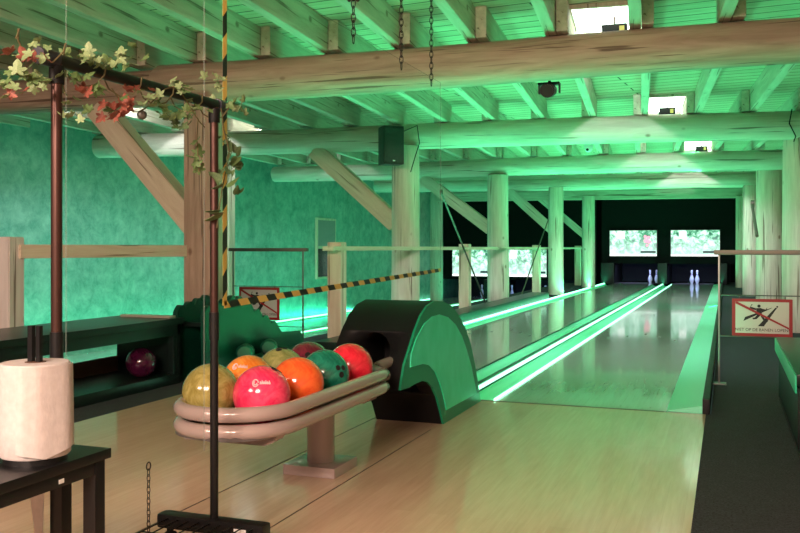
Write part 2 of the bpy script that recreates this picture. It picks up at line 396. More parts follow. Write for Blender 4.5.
# pins
PP = [(0, 0), (.0128, 0), (.0255, 0)]
prof = [(.028, 0), (.0285, .004), (.036, .02), (.049, .06), (.058, .095), (.0605, .115), (.058, .14), (.047, .18), (.034, .215), (.026, .245), (.0235, .265), (.0245, .285), (.029, .315), (.0322, .34), (.0305, .36), (.022, .375), (.008, .3805)]
def make_pin(loc, label):
    r = empty('bowling_pin', loc, label, 'bowling pin', 'bowling pins')
    MB().lathe(loc, prof).build('pin_body', M['pin'], r)
    MB().lathe((loc[0], loc[1], loc[2]+.236), [(.0262, 0), (.0278, .002), (.0256, .018), (.024, .018)]).build('neck_stripe', M['pin_red'], r)
    return r
def pinpos(px, z, Y):
    t = (px-400)/F; d = Y/(CC+S*t); return (d*(-S+CC*t), Y, z)
pin0 = make_pin(pinpos(650.2, 0, 26.1), 'leftmost white bowling pin under the left upper screen')
pl = [(656.6, 0, 26.1, 'right one of the two white pins under the left upper screen'), (691.8, 0, 26.1, 'left one of the two white pins under the right upper screen'),
      (697.2, 0, 26.1, 'rightmost white bowling pin, under the right upper screen'), (482, LOW+.1, 26.3, 'lower lane pin just left of the second timber column'),
      (512, LOW+.1, 26.3, 'lower lane pin just right of the second timber column'), (540, LOW+.1, 26.3, 'lower lane pin near the third timber column'),
      (545.5, LOW+.1, 26.3, 'rightmost lower lane pin, against the third timber column')]
for px, z, Y, lb in pl:
    c = copy_tree(pin0); c.location = pinpos(px, z, Y); c['label'] = lb
# screens
def screen(x0, x1, z0, z1, y, label, pm, pink):
    cx, cz = (x0+x1)/2, (z0+z1)/2; r = empty('wall_screen', (cx, y, cz), label, 'screen', 'wall screens')
    MB().box(x0-.02, x1+.02, y-.05, y, z0-.02, z1+.02, .006).build('bezel', M['tv'], r)
    MB().box(x0, x1, y-.056, y-.05, z0, z1).build('picture', pm, r, smooth=False)
    w, h = x1-x0, z1-z0
    def pc(a, b2, c, d2, mm, nm): MB().box(x0+a*w, x0+b2*w, y-.0585, y-.056, z0+c*h, z0+d2*h).build(nm, mm, r, smooth=False)
    pc(.17, .32, .68, .96, M['scrW'], 'score_box'); pc(.0, 1, 0, .07, M['scrW'], 'caption_bar'); pc(.66, .98, .12, .2, M['scrD'], 'caption_strip')
    if pink:
        b = MB(); 
        for (u, v, q) in ((.78, .6, .07), (.83, .72, .05), (.76, .76, .045), (.85, .55, .05), (.8, .42, .04)): b.cyl((x0+u*w, y-.0588, z0+v*h), (x0+u*w, y-.056, z0+v*h), q)
        b.build('pink_blossom', M['scrP'], r)
    return r
def sx(px, y): t = (px-400)/F; return y/(CC+S*t)*(-S+CC*t)
screen(sx(610, YB), sx(656.8, YB), .775, 1.49, YB, 'left one of the two bright screens over the upper pins, with pink blossom', M['scrA'], True)
screen(sx(671, YB), sx(719.8, YB), .775, 1.49, YB, 'right one of the two bright screens over the upper pins', M['scrB'], False)
screen(-7.77, -6.45, .16, .95, YB, 'low bright screen seen left of the second timber column', M['scrB'], False)
screen(-6.2, -4.92, .16, .95, YB, 'low bright screen seen between the second and third timber columns', M['scrA'], True)

# ------------------------------------------------------------------ timber frame
BZ = 1+1.29
def bp(px, bottom_y, r, z=BZ):      # centre of a log whose underside shows at a pixel row
    d = (z-1)*F/(HZ-bottom_y); X, Y = at(px, d); return Vector((X, Y, z+r))
BE = {}
def beam(i, p, q, r0, r1, label, m='log', seed=0):
    o = timber('log_beam', p, q, (r0, r1), M[m], seg=36, wob=.012, seed=seed); tag(o, label, 'beam', 'log beams under the ceiling'); BE[i] = (Vector(p), Vector(q)); return o
def ext(a, b, ta, tb): return a+(b-a)*ta, a+(b-a)*tb
a, b_ = bp(0, 115, .17), bp(800, 64, .15)
pL, pJ = ext(a, b_, -.16, .265); pJ2, pR = ext(a, b_, .258, 1.35)
beam(1, pL, pJ, .155, .165, 'nearest log beam, shorter left piece butting at the first column', 'logb', 1)
beam(10, pJ2+Vector((0, -.01, .01)), pR, .18, .15, 'nearest and largest brownish log beam crossing the whole room', 'logb', 2)
BE[1] = (pL, pR)
a, b_ = bp(265, 153.6, .165), bp(793, 139, .165)
p0, p1 = ext(a, b_, -.385, 1.06); beam(2, p0, p1, .165, .17, 'second log beam from the camera, carrying the black speaker', 'log', 3)
a, b_ = bp(530, 175.6, .16), bp(777, 169, .16)
p0, p1 = ext(a, b_, -1.25, 1.08); beam(3, p0, p1, .15, .165, 'third log beam from the camera', 'log', 4)
a, b_ = bp(560, 190.3, .14), bp(756, 187.2, .14)
p0, p1 = ext(a, b_, -1.05, 1.05); beam(4, p0, p1, .13, .15, 'fourth log beam from the camera, second from the black wall', 'log', 5)
a, b_ = bp(437, 201, .1), bp(745, 197, .1)
o = timber('square_beam', a, b_, ('s', .2, .24), M['joist']); tag(o, 'farthest squared beam directly above the black masking wall', 'beam', 'log beams under the ceiling'); BE[5] = (a, b_)

def column(px, d, r, top, label, sq=False, z0=0, m='log', seed=0, name='timber_column'):
    X, Y = at(px, d); o = timber(name, (X, Y, z0), (X, Y, top), ('s', r*2, r*2) if sq else (r, r*.95), M[m], seed=seed)
    return tag(o, label, 'column', 'timber columns')
column(206, 7.75, .14, BZ+.02, 'brown column standing behind the green ramp, first of the left row', True, 0, 'logb')
column(405.5, 11.33, .185, BZ+.02, 'thick pale column under the black speaker', seed=3, m='log')
column(498, 15.8, .195, BZ+.02, 'pale column on the left row, second behind the black hood', seed=4)
column(556, 18.9, .165, BZ+.02, 'pale column on the left row between the diagonal rod and the black wall', seed=5)
column(588.5, 22.3, .165, BZ+.02, 'last column of the left row at the edge of the black wall', seed=6)
column(436.5, 24.3, .18, BZ+.25, 'slim green-lit column where the marbled wall meets the black wall', seed=7, z0=LOW)
column(227, 13.3, .09, BZ+.02, 'thin green-lit post behind the hazard tape, against the marbled wall', True, LOW, 'joist')
column(803, 10.5, .235, BZ+.02, 'nearest thick column at the right edge of the picture', seed=8)
column(769.5, 14.6, .215, BZ+.02, 'pale column behind the right steel barrier, second from the right', seed=9)
column(751, 18.4, .17, BZ+.02, 'pale column behind the red-bordered sign, third from the right edge', seed=10)
column(741, 22.2, .13, BZ+.02, 'slim column touching the right edge of the black masking wall', seed=11, m='joist')
def brace(pa, pb, w, beam_i, label, m, dcol, seed):
    # lies in the vertical plane of its beam, foot against its column
    (xa, ya), (xb, yb) = pa, pb; A, B = BE[beam_i]; u = (B-A); u.z = 0; u.normalize()
    def hit(px, py):
        t = (px-400)/F; dx, dy = -S+CC*t, CC+S*t      # ray (dx,dy)*d meets A + s*u
        det = dx*(-u.y)+dy*u.x; d = (A.x*(-u.y)+A.y*u.x)/det
        return Vector((dx*d, dy*d, 1+(HZ-py)*d/F))
    p, q = hit(xa, ya), hit(xb, yb); dd = (q-p).normalized()
    o = timber('diagonal_brace', p-dd*.10, q+dd*.05, ('s', w, w), M[m], seed=seed); return tag(o, label, 'brace', 'diagonal braces')
brace((106, 116), (197, 226), .2, 1, 'large brown diagonal brace running up to the nearest beam', 'post', 7.7, 1)
brace((321, 155), (394, 222), .22, 2, 'diagonal brace beside the speaker column', 'post', 11.3, 2)
brace((427, 181), (489, 228), .2, 3, 'pale diagonal brace meeting the second pale column', 'log', 15.8, 3)
brace((509, 191), (551, 229), .2, 4, 'pale diagonal brace meeting the third pale column', 'log', 18.9, 4)
brace((539, 197), (583, 234), .18, 5, 'small diagonal brace against the last column of the left row', 'log', 22.3, 5)

# joists, lapped over each beam
ja = math.radians(5.14); J = Vector((-math.sin(ja), math.cos(ja), 0)); U = Vector((math.cos(ja), math.sin(ja), 0))
def beam_v(i, u):       # position along the joist axis where beam i crosses offset u
    A, B = BE[i]; au, av = A.dot(U), A.dot(J); bu, bv = B.dot(U), B.dot(J); return av+(bv-av)*(u-au)/(bu-au)
ZJ0, ZJ1 = BZ+.335, CZ
edges = [None, 1, 2, 3, 4, 5, None]
for bay in range(6):
    for k in range(-16, 5):
        u = .01+.62*k + (.045 if bay % 2 else -.045)
        v0 = -3.6 if bay == 0 else beam_v(edges[bay], u)-.14
        v1 = 27.5 if bay == 5 else beam_v(edges[bay+1], u)+.14
        zz = (ZJ0+ZJ1)/2
        p, q = U*u+J*v0, U*u+J*v1
        if p.x < -9.7 or p.x > 2.1: continue
        o = timber('ceiling_joist', (p.x, p.y, zz), (q.x, q.y, zz), ('s', .085, ZJ1-ZJ0-.004), M['joist']); o['kind'] = 'structure'
# packing under the joists where the farther logs are thinner
for i in (4, 5):
    A, B = BE[i]; h0 = A.z+(.13 if i == 4 else .12)-.02
    zc = (h0+ZJ0)/2
    o = timber('trim_packing', (A.x, A.y, zc), (B.x, B.y, zc), ('s', .12, ZJ0-h0-.002), M['joist']); o['kind'] = 'structure'

# skylights between joists
def skylight(n_, k, v0, v1, label, dev=True, power=0, aim=None, bay=1):
    of = .045 if bay % 2 else -.045; u0, u1 = .01+.62*k+.05+of, .01+.62*(k+1)-.05+of; c = U*((u0+u1)/2)+J*((v0+v1)/2)
    b = MB().box(u0, u1, v0, v1, -.012, 0); bf = MB()
    for (a0, a1, c0, c1) in ((u0-.03, u0, v0, v1), (u1, u1+.03, v0, v1), (u0-.03, u1+.03, v0-.03, v0), (u0-.03, u1+.03, v1, v1+.03)): bf.box(a0, a1, c0, c1, -.03, 0)
    rot = Matrix(((U.x, J.x, 0), (U.y, J.y, 0), (0, 0, 1))).to_4x4()
    o = b.build('window_%d' % n_, M['skylight'], smooth=False); o.matrix_world = Matrix.Translation((0, 0, CZ-.004)) @ rot; o['kind'] = 'structure'
    f = bf.build('window_frame', M['joist'], smooth=False); f.parent = o
    if dev:
        vd = v0+(v1-v0)*.5; uc = (u0+u1)/2+.06
        r = empty('window_opener', U*uc+J*vd+Vector((0, 0, CZ-.13)), label, 'window opener', 'small black window openers')
        q = MB(); q.box(-.1, .1, -.04, .04, -.05, .05, .008); x = q.build('motor_box', M['black'], None); x.parent = r
        q = MB(); q.box(.04, .08, -.044, -.04, -.02, .03); x = q.build('yellow_label', plain('label_yellow', (.5, .4, .1), .5), None); x.parent = r
        q = MB(); q.cyl((0, 0, .05), (0, 0, .115), .008); x = q.build('chain_arm', M['steel_dull'], None); x.parent = r
    if power:
        l = bpy.data.lights.new('skylight_light', 'AREA'); l.shape = 'RECTANGLE'; l.size = .1; l.size_y = .1; l.energy = power; l.color = (.88, .94, 1)
        lo = bpy.data.objects.new('skylight_light', l); COL.objects.link(lo); pc_ = U*((u0+u1)/2)+J*(v1-.06)
        lo.location = pc_+Vector((0, 0, CZ-.035)); d = Vector(aim) if aim else (J*.85+Vector((0, 0, -.35))); lo.rotation_euler = d.to_track_quat('-Z', 'Y').to_euler()
def bv(i, k): return beam_v(i, .01+.62*(k+.5))
skylight(1, -1, bv(1, -1)+.1, bv(1, -1)+.85, 'small black window opener in the skylight over the nearest beam', True, 120)
skylight(2, 0, bv(2, 0)-.05, bv(2, 0)+1.1, 'small black window opener in the skylight over the second beam', True, 120, bay=2)
skylight(3, 1, bv(3, 1)-.0, bv(3, 1)+1.6, 'small black window opener in the farthest skylight', True, 120, bay=3)
skylight(4, -9, bv(2, -9)+.1, bv(2, -9)+1.2, '', False, 60, bay=2)
skylight(5, -11, bv(1, -11)+.2, bv(1, -11)+1.0, '', False, 60)
skylight(6, -10, bv(1, -10)+1.2, bv(1, -10)+2.0, '', False, 60)

# left wall windows (tall narrow)
def wall_x(Y): return -9.35+(Y+3.5)*(1.23/31.3)
for i, (ya, yb, z0, z1) in enumerate(((17.6, 18.5, .36, 1.62), (13.0, 13.35, .25, 1.35))):
    xa = wall_x((ya+yb)/2); r = MB().box(xa-.04, xa+.03, ya-.05, yb+.05, z0-.05, z1+.05)
    o = r.build('window_%d' % (7+i), M['post'], smooth=False, org=(xa, ya, z0)); o['kind'] = 'structure'
    zm = z0+(z1-z0)*.52
    MB().box(xa+.03, xa+.036, ya, yb, zm+.03, z1).build('upper_pane', plain('pale_glass', (.35, .33, .33), .2), o, smooth=False)
    MB().box(xa+.03, xa+.036, ya, yb, z0, zm-.03).build('lower_pane', plain('dim_glass', (.03, .05, .05), .1), o, smooth=False)

# ------------------------------------------------------------------ railings
def post(px, label, Xp=-3.75, w=.155, top=1.06, m='post'):
    t = (px-400)/F; d = Xp/(-S+CC*t); X, Y = at(px, d)
    o = timber('railing_post', (X, Y, 0), (X, Y, top), ('s', w, w), M[m]); return tag(o, label, 'post', 'railing posts')
post(337, 'railing post beside the speaker column, first of its row', w=.15)
post(465, 'railing post between the speaker column and the next pale column')
post(536.5, 'railing post just left of the third pale column')
post(578, 'last railing post, against the edge of the black wall')
o = timber('handrail', (-3.72, 7.95, .995), (-3.72, 24.4, .995), ('s', .12, .045), M['post']); tag(o, 'long thin timber handrail passing along the left column row', 'handrail')
o = timber('railing_post', (-4.87, 4.98, 0), (-4.87, 4.98, 1.08), ('s', .15, .15), M['white_wood']); tag(o, 'whitish cracked newel post at the left picture edge', 'post', 'railing posts')
o = timber('handrail', (-4.80, 5.0, .975), (-4.42, 6.6, .975), ('s', .06, .10), M['post']); tag(o, 'short thick timber rail from the whitish post to the brown column', 'handrail')
# tie rods between columns
def rod(pa, pb, Xp, label):
    (ya, za), (yb, zb) = onX(*pa, Xp), onX(*pb, Xp); r = empty('tie_rod', (Xp, ya, za), label, 'tie rod', 'steel tie rods')
    MB().cyl((Xp, ya, za), (Xp, yb, zb), .013, seg=8).build('rod', M['steel_dull'], r)
    MB().cyl((Xp-.01, yb, zb), (Xp+.02, yb, zb), .035).build('anchor_plate', M['steel_dull'], r); return r
rod((491, 316), (441, 192), -3.64, 'thin steel tie rod sloping down right from the speaker column')
rod((520, 299), (553.5, 205), -3.62, 'thin steel tie rod sloping up to the third pale column')
rod((757, 236), (752, 204), .22, 'short tie rod on the right columns above the steel rail')

# ------------------------------------------------------------------ barriers and signs
def text_part(s, loc, size, m, parent, wid=None):
    c = bpy.data.curves.new('lettering', 'FONT'); c.body = s; c.size = size; c.align_x = 'CENTER'; c.align_y = 'CENTER'; c.extrude = .0004; c.materials.append(m)
    o = bpy.data.objects.new('lettering', c); COL.objects.link(o); o.parent = parent
    bpy.context.view_layer.update(); me = bpy.data.meshes.new_from_object(o.evaluated_get(bpy.context.evaluated_depsgraph_get()))
    bpy.data.objects.remove(o); o = bpy.data.objects.new('lettering', me); COL.objects.link(o); o.parent = parent
    o.rotation_euler = (math.pi/2, 0, 0); o.location = Vector(loc)-parent_world(parent); return o
def sign(cx, y, cz, w, h, label):
    r = empty('warning_sign', (cx, y, cz), label, 'sign', 'no walking on the lanes signs')
    P = lambda u, v: (cx+u*w/2, cz+v*h/2)
    MB().box(cx-w/2, cx+w/2, y-.006, y+.002, cz-h/2, cz+h/2, .002).build('red_border', M['sign_red'], r, smooth=False)
    MB().box(cx-w/2*.885, cx+w/2*.885, y-.008, y-.006, cz-h/2*.84, cz+h/2*.84).build('white_panel', M['sign_white'], r, smooth=False)
    def poly(pts, nm, m, y1=.0095): MB().prism([P(*p) for p in pts], 'y', y-y1, y-.008).build(nm, m, r, smooth=False)
    poly([(-.62, -.2), (.30, .5), (.33, .55), (-.56, .02)][::1], 'lane_symbol', M['ink'])
    poly([(-.14, -.46), (.44, .55), (.5, .55), (.06, -.46)], 'lane_symbol', M['ink'])
    b = MB(); pr = lambda pts: b.prism([P(*p) for p in pts], 'y', y-.0098, y-.008)
    b.cyl((cx-.10*w/2, y-.0098, cz+.62*h/2), (cx-.10*w/2, y-.008, cz+.62*h/2), .055*w/2)
    pr([(-.2, .5), (-.02, .52), (.0, .12), (-.16, .1)]); pr([(-.2, .5), (-.38, .58), (-.42, .5), (-.2, .38)]); pr([(-.38, .58), (-.42, .5), (-.34, .72), (-.31, .7)])
    pr([(-.04, .5), (.12, .44), (.18, .58), (.14, .36), (-.04, .36)]); pr([(-.16, .14), (-.04, .14), (-.18, -.08), (-.3, -.1), (-.32, -.02), (-.24, .0)]); pr([(-.08, .18), (.0, .14), (.12, -.1), (.2, -.2), (.12, -.26), (.04, -.14)])
    b.build('running_figure', M['ink'], r, smooth=False)
    MB().cyl((cx+.5*w/2, y-.0098, cz+.6*h/2), (cx+.5*w/2, y-.008, cz+.6*h/2), .03*w/2).build('ball_symbol', M['ink'], r)
    MB().prism([P(-.88, .84), (P(-.82, .84)), P(.88, -.5), P(.88, -.6), P(-.88, .74)], 'y', y-.0104, y-.0098).build('red_slash', M['sign_red'], r, smooth=False)
    text_part('NIET OP DE BANEN LOPEN!', (cx, y-.0086, cz-.66*h/2), .118*w*.61, M['ink'], r)
    for q in (-.38, .38): MB().cyl((cx+w*q, y, cz+h/2), (cx+w*q, y, cz+h/2+.018), .004).build('hook', M['steel_dull'], r)
    return r
def barrier(x0, x1, xp, y, wires, ztop, label, flip=False):
    r = empty('steel_barrier', (xp, y, 0), label, 'barrier', 'steel wire barriers')
    MB().box(x0, x1, y-.03, y+.03, ztop-.035, ztop, .006).build('handrail', M['steel_dull'], r)
    MB().box(xp-.007, xp+.007, y-.007, y+.007, .0, ztop-.035, .003).build('upright', M['chrome'], r)
    MB().box(xp-.05, xp+.05, y-.05, y+.05, .0, .01, .003).build('foot_plate', M['chrome'], r)
    xe = x1-.04 if xp < (x0+x1)/2 else x0+.04
    MB().box(xe-.007, xe+.007, y-.007, y+.007, .0, ztop-.035, .003).build('upright', M['chrome'], r)
    for z in wires: MB().cyl((xp, y, z), (xe, y, z), .004, seg=8).build('wire', M['steel_dull'], r)
    return r
barrier(-.09, 1.5, -.055, 6.88, (.655, .355), .985, 'steel barrier with a flat rail beside the right gutter')
sign(.236, 6.868, .497, .405, .27, 'red-bordered sign hung on the right steel barrier beside the black cabinet')
barrier(-4.87, -3.97, -4.02, 8.0, (.605, .2), 1.0, 'steel barrier standing behind the green ramp')
sign(-4.515, 7.988, .43, .47, .335, 'red-bordered sign behind the hazard tape and green ramp')

# ------------------------------------------------------------------ ball storage cabinets
r = empty('ball_cabinet', (-4.07, 4.2, 0), 'long low black open cabinet at left holding a dark purple ball', 'cabinet')
MB().box(-4.36, -3.78, 2.6, 5.57, .44, .485, .004).build('top_board', M['blacklam'], r)
MB().box(-3.82, -3.80, 2.6, 5.55, .36, .438, .002).build('front_rail', M['blacklam'], r)
MB().box(-4.34, -3.80, 2.6, 5.55, .0, .075, .004).build('bottom_board', M['blacklam'], r)
MB().box(-4.34, -3.80, 5.51, 5.55, .075, .438, .002).build('end_panel', M['blacklam'], r)
MB().box(-4.34, -3.86, 2.6, 2.64, .075, .438, .002).build('end_panel', M['blacklam'], r)
MB().box(-4.34, -4.32, 2.64, 5.5, .075, .185).build('low_back_board', M['brown_board'], r)
MB().box(-3.845, -3.80, 5.46, 5.51, .075, .36, .003).build('corner_stile', M['blacklam'], r)
mb_ = MB().box(-4.24, -3.80, 5.42, 5.49, .487, .505, .004).build('steel_bar', plain('pale_bar', (.6, .55, .45), .3, .5)); tag(mb_, 'flat pale metal bar lying on the end of the left cabinet', 'bar')
r = empty('ball_cabinet', (.55, 5.0, 0), 'black cabinet with green-lit top edge at the right picture edge', 'cabinet')
MB().box(.292, .95, 4.3, 6.08, .385, .435, .006).build('top_board', M['blacklam'], r)
MB().box(.284, .292, 4.3, 6.08, .35, .43, .003).build('green_edging', plain('lit_edging', (.03, .55, .28), .3), r)
MB().box(.31, .93, 4.33, 6.06, .05, .383, .003).build('carcass', M['blacklam'], r)
MB().box(.33, .91, 4.36, 6.03, 0, .05).build('plinth', M['black'], r)
MB().box(.304, .31, 4.4, 6.0, .08, .36, .002).build('side_panel', M['black'], r)

# ------------------------------------------------------------------ bowling balls
def ball(loc, rad, m, label, holes, rot=0, mark=None, group='bowling balls on the return rack'):
    r = empty('bowling_ball', loc, label, 'bowling ball', group)
    MB().sph(loc, rad, 48).build('shell', m, r)
    L = Vector(loc); base = Vector(holes).normalized(); a = base.orthogonal().normalized(); b2 = base.cross(a)
    for k, (u, v, q) in enumerate(((.0, .0, .013), (.15, .04, .0115), (.06, .15, .0115))):
        dd = (base+a*(u*math.cos(rot)-v*math.sin(rot))*2+b2*(u*math.sin(rot)+v*math.cos(rot))*2).normalized(); p = L+dd*rad
        MB().cyl(p-dd*.004, p+dd*.0006, q, seg=20).build('finger_hole', M['hole'], r)
    if mark:
        md = Vector(mark).normalized(); e1 = Vector((0, 0, 1)).cross(md).normalized(); e2 = md.cross(e1)
        def on(u, v): return L+(md+e1*u+e2*v).normalized()*(rad+.0008)
        b = MB(); b.tube([on(-.22+.10*math.cos(t), .13*math.sin(t)) for t in [i*.42 for i in range(15)]], .0022, 6)
        b.tube([on(-.22+.05*math.cos(t+2), .07*math.sin(t+2)) for t in [i*.42 for i in range(11)]], .002, 6)
        x = -.06
        for ch in range(6):
            b.tube([on(x, -.06), on(x+.01, .05+.03*(ch % 2)), on(x+.035, .0), on(x+.04, -.05)], .0018, 6); x += .062
        b.build('printed_mark', M['mark'], r)
    return r
BR = .107
ball((-1.62, 2.885, .456), BR, ballmat('pink_ball', (.80, .02, .10), (.95, .08, .18)), 'bright pink bowling ball with white print at the front of the rack', (.5, .1, 1), .3, (.48, -.85, .62))
ball((-1.615, 3.165, .456), BR, ballmat('orange_red_ball', (.85, .09, .02), (.95, .16, .03)), 'orange-red bowling ball right behind the bright pink ball', (.1, .6, 1))
ball((-1.62, 3.43, .456), BR, ballmat('teal_ball', (.005, .13, .08), (.015, .24, .15)), 'dark green bowling ball between the orange-red and the red ball', (.95, -.4, .1))
ball((-1.62, 3.70, .456), BR, ballmat('red_ball', (.65, .01, .03), (.85, .03, .06)), 'red bowling ball nearest the black hood', (.8, .3, .5))
ball((-1.83, 2.87, .456), BR, ballmat('olive_ball', (.26, .21, .05), (.42, .36, .12), 14), 'mottled olive bowling ball at the front left of the rack', (-.5, .1, 1))
ball((-1.83, 3.15, .456), BR, ballmat('orange_ball', (.80, .20, .02), (.92, .34, .06)), 'light orange bowling ball half hidden behind the pink ball', (.0, .7, 1), 0, (.1, -1, .9))
ball((-1.83, 3.43, .456), BR, ballmat('moss_ball', (.22, .24, .07), (.36, .36, .13), 14), 'olive bowling ball in the middle of the back row', (.05, -.3, 1))
ball((-1.83, 3.70, .456), BR, ballmat('maroon_ball', (.10, .01, .025), (.20, .02, .045)), 'dark maroon bowling ball at the far back of the rack', (.35, -.8, .55), 1)
ball((-3.925, 5.25, .075+BR), BR, ballmat('purple_ball', (.035, .003, .018), (.08, .008, .04)), 'dark purple bowling ball inside the low black cabinet', (-.5, .1, 1), group=None)

# ------------------------------------------------------------------ ball return rack
rk = empty('ball_return_rack', (-1.73, 3.45, 0), 'mauve-grey double-tube bowling ball rack on a square pedestal', 'ball rack')
XR, XL, YF = -1.49, -1.925, 2.66
def loop(z):
    p = [(-1.60, 4.28, z+.01), (-1.60, 3.98, z+.005), (-1.59, 3.92, z), (-1.54, 3.865, z), (-1.50, 3.82, z), (XR, 3.76, z), (XR, 3.5, z), (XR, 3.2, z), (XR, YF+.22, z)]
    p += [(XR-.22+.22*math.cos(a), YF+.22-.22*math.sin(a), z) for a in [math.pi/2*i/8 for i in range(1, 9)]]
    p += [(XL+.22-.22*math.sin(a), YF+.22-.22*math.cos(a), z) for a in [math.pi/2*i/8 for i in range(0, 9)]]
    p += [(XL, 3.2, z), (XL, 3.6, z), (XL, 4.0, z), (XL+.06, 4.08, z), (XL+.12, 4.14, z), (XL+.12, 4.26, z)]
    return p
MB().tube(loop(.415), .027, 16).build('upper_tube', M['rail'], rk)
MB().tube(loop(.353), .027, 16).build('lower_tube', M['rail'], rk)
tp = [(-1.55, 4.0), (-1.55, 3.86), (-1.51, 3.8), (-1.51, 2.82)] + [(-1.69+.18*math.cos(a), 2.82-.18*math.sin(a)) for a in [math.pi/2*i/6 for i in range(1, 7)]] + [(-1.76-.16*math.sin(a), 2.82-.16*math.cos(a)) for a in [math.pi/2*i/6 for i in range(0, 7)]] + [(-1.925, 4.0)]
MB().prism(tp, 'z', .325, .346).build('tray', M['tray'], rk)
for y in (2.84, 3.76): MB().prism([(-1.93, .328), (-1.92, .30), (-1.9, .285), (-1.56, .285), (-1.53, .30), (-1.51, .328)], 'y', y-.035, y+.035).build('cross_bracket', M['rail'], rk)
MB().box(-1.83, -1.62, 3.47, 3.72, .285, .325, .008).build('head_plate', M['rail'], rk)
MB().cyl((-1.715, 3.59, .04), (-1.715, 3.59, .29), .062, seg=32).build('column', M['rail'], rk)
MB().box(-1.84, -1.59, 3.465, 3.715, 0, .045, .005).build('base_plate', M['rail'], rk)

# ---- hood
def H(x, y): return onX(340+x/3.5556, 280+y/3.5556, -1.52)
outer = [H(208, 392), H(213, 355), H(222, 300), H(240, 245), H(258, 185), H(280, 128), H(303, 92), H(330, 74), H(360, 76), H(390, 92), H(416, 125), H(440, 172), H(458, 225), H(472, 290), H(484, 360), H(494, 430)]
outer[-1] = (outer[-1][0], 0.0)
low = [H(362, 515), H(350, 460), H(338, 415), H(322, 380), H(305, 362), H(286, 358), H(262, 368), H(238, 382)]
low[0] = (low[0][0], 0.0)
hd = empty('ball_return_hood', (-1.72, 4.8, 0), 'black arched ball return hood with a light green side panel', 'ball return')
full = outer+low
body_poly = outer + [(low[0][0]-.0, 0.0), (4.72, .0), (4.60, .22), (4.45, .30), (4.25, .30), (4.12, .29)]
body = MB().prism(outer+low, 'x', -1.92, -1.52).build('casing', M['hood'], hd)
cut = MB().prism([(-1.86, .2), (-1.86, .43)]+[(-1.73+.13*math.cos(a), .43+.13*math.sin(a)) for a in [math.pi*(1-i/10) for i in range(11)]]+[(-1.60, .2)], 'y', 3.6, 4.75).build('cutter', M['hood'])
cut.location -= parent_world(body)*0
mod = body.modifiers.new('opening', 'BOOLEAN'); mod.object = cut; mod.operation = 'DIFFERENCE'; mod.solver = 'EXACT'
bpy.context.view_layer.update(); dg = bpy.context.evaluated_depsgraph_get()
nm = bpy.data.meshes.new_from_object(body.evaluated_get(dg)); body.modifiers.clear(); body.data = nm
nm.materials.clear(); nm.materials.append(M['hood'])
bpy.data.objects.remove(cut)
MB().prism(full, 'x', -1.52, -1.508).build('side_rim', M['green_rim'], hd, smooth=False)
inn = [H(240, 310), H(243, 262), H(262, 205), H(290, 155), H(318, 130), H(345, 122), H(375, 132), H(402, 158), H(425, 200), H(442, 248), H(458, 305), H(478, 402), H(370, 461), H(358, 410), H(345, 365), H(328, 325), H(308, 303), H(285, 298), H(262, 304)]
MB().prism(inn, 'x', -1.508, -1.503).build('side_panel', M['green_panel'], hd, smooth=False)
MB().box(-1.90, -1.54, 4.80, 5.50, 0.001, .015, .003).build('plinth', M['black'], hd)
MB().cyl((-1.72, 4.45, .30), (-1.72, 4.45, .32), .05).build('ball_track', M['steel_dull'], hd)

# ------------------------------------------------------------------ green ball ramp with scalloped crest
rp = empty('ball_ramp', (-3.9, 6.3, 0), 'dark green bowling ball ramp with a scalloped crest beside the left cabinet', 'ball ramp')
def crest(y0, z0, y1, z1, k, amp):
    o_ = []
    for i in range(k):
        for j in range(6):
            t = (i+j/6)/k; y, z = y0+(y1-y0)*t, z0+(z1-z0)*t; o_.append((y, z+amp*abs(math.sin(math.pi*j/6))))
    return o_
side = [(5.62, 0), (5.60, .45)] + crest(5.60, .52, 6.05, .60, 4, .04) + crest(6.05, .60, 6.75, .30, 5, .045) + [(6.80, .27), (7.15, .25), (7.22, .18), (7.2, .02), (6.95, .0), (6.9, .12), (6.5, .14), (6.1, .10), (6.0, .0)]
MB().prism(side, 'x', -3.90, -3.86).build('side_plate', M['ramp_green'], rp)
MB().prism(side, 'x', -3.66, -3.62).build('side_plate', M['ramp_green'], rp)
# running surface, sweeping down
tr = [(5.66, .44), (5.9, .42), (6.2, .33), (6.5, .2), (6.8, .1), (7.15, .04)]
MB().prism(tr+[(y, z-.03) for y, z in tr[::-1]], 'x', -3.86, -3.66).build('slide', M['blacklam'], rp)
for y, z in ((5.96, .19), (6.34, .19)):
    MB().cyl((-3.60, y+.2, z-.02), (-3.50, y, z), .07, .066).cyl((-3.50, y, z), (-3.49, y-.018, z), .066, .05).build('roller', M['ramp_green'], rp)
MB().box(-3.62, -3.44, 6.1, 7.1, .0, .14, .03).build('foot', M['ramp_green'], rp)

# ------------------------------------------------------------------ clothes rack
gr = empty('garment_rack', (-1.573, 2.13, 0), 'brown and black metal garment rack with a vine on its top bar', 'garment rack')
GX = -1.573
for y in (1.765, 2.487):
    MB().cyl((GX, y, .73), (GX, y, 1.47), .0138).build('upper_post', M['copper'], gr)
    MB().cyl((GX, y, .115), (GX, y, .73), .0135).cyl((GX, y, .70), (GX, y, .79), .0165).build('lower_post', M['blackmetal'], gr)
    MB().cyl((GX, y, 1.41), (GX, y, 1.455), .0185).build('joint_sleeve', M['black'], gr)
    MB().box(GX-.205, GX+.195, y-.028, y+.028, .07, .118, .012).build('foot_bar', M['blackmetal'], gr)
    MB().box(GX+.09, GX+.135, y-.0285, y-.0282, .088, .1).build('white_print', M['white_plastic'], gr)
    for dx in (-.17, .16): MB().cyl((GX+dx-.012, y, .028), (GX+dx+.012, y, .028), .028).box(GX+dx-.008, GX+dx+.008, y-.008, y+.008, .03, .072).build('caster', M['black'], gr)
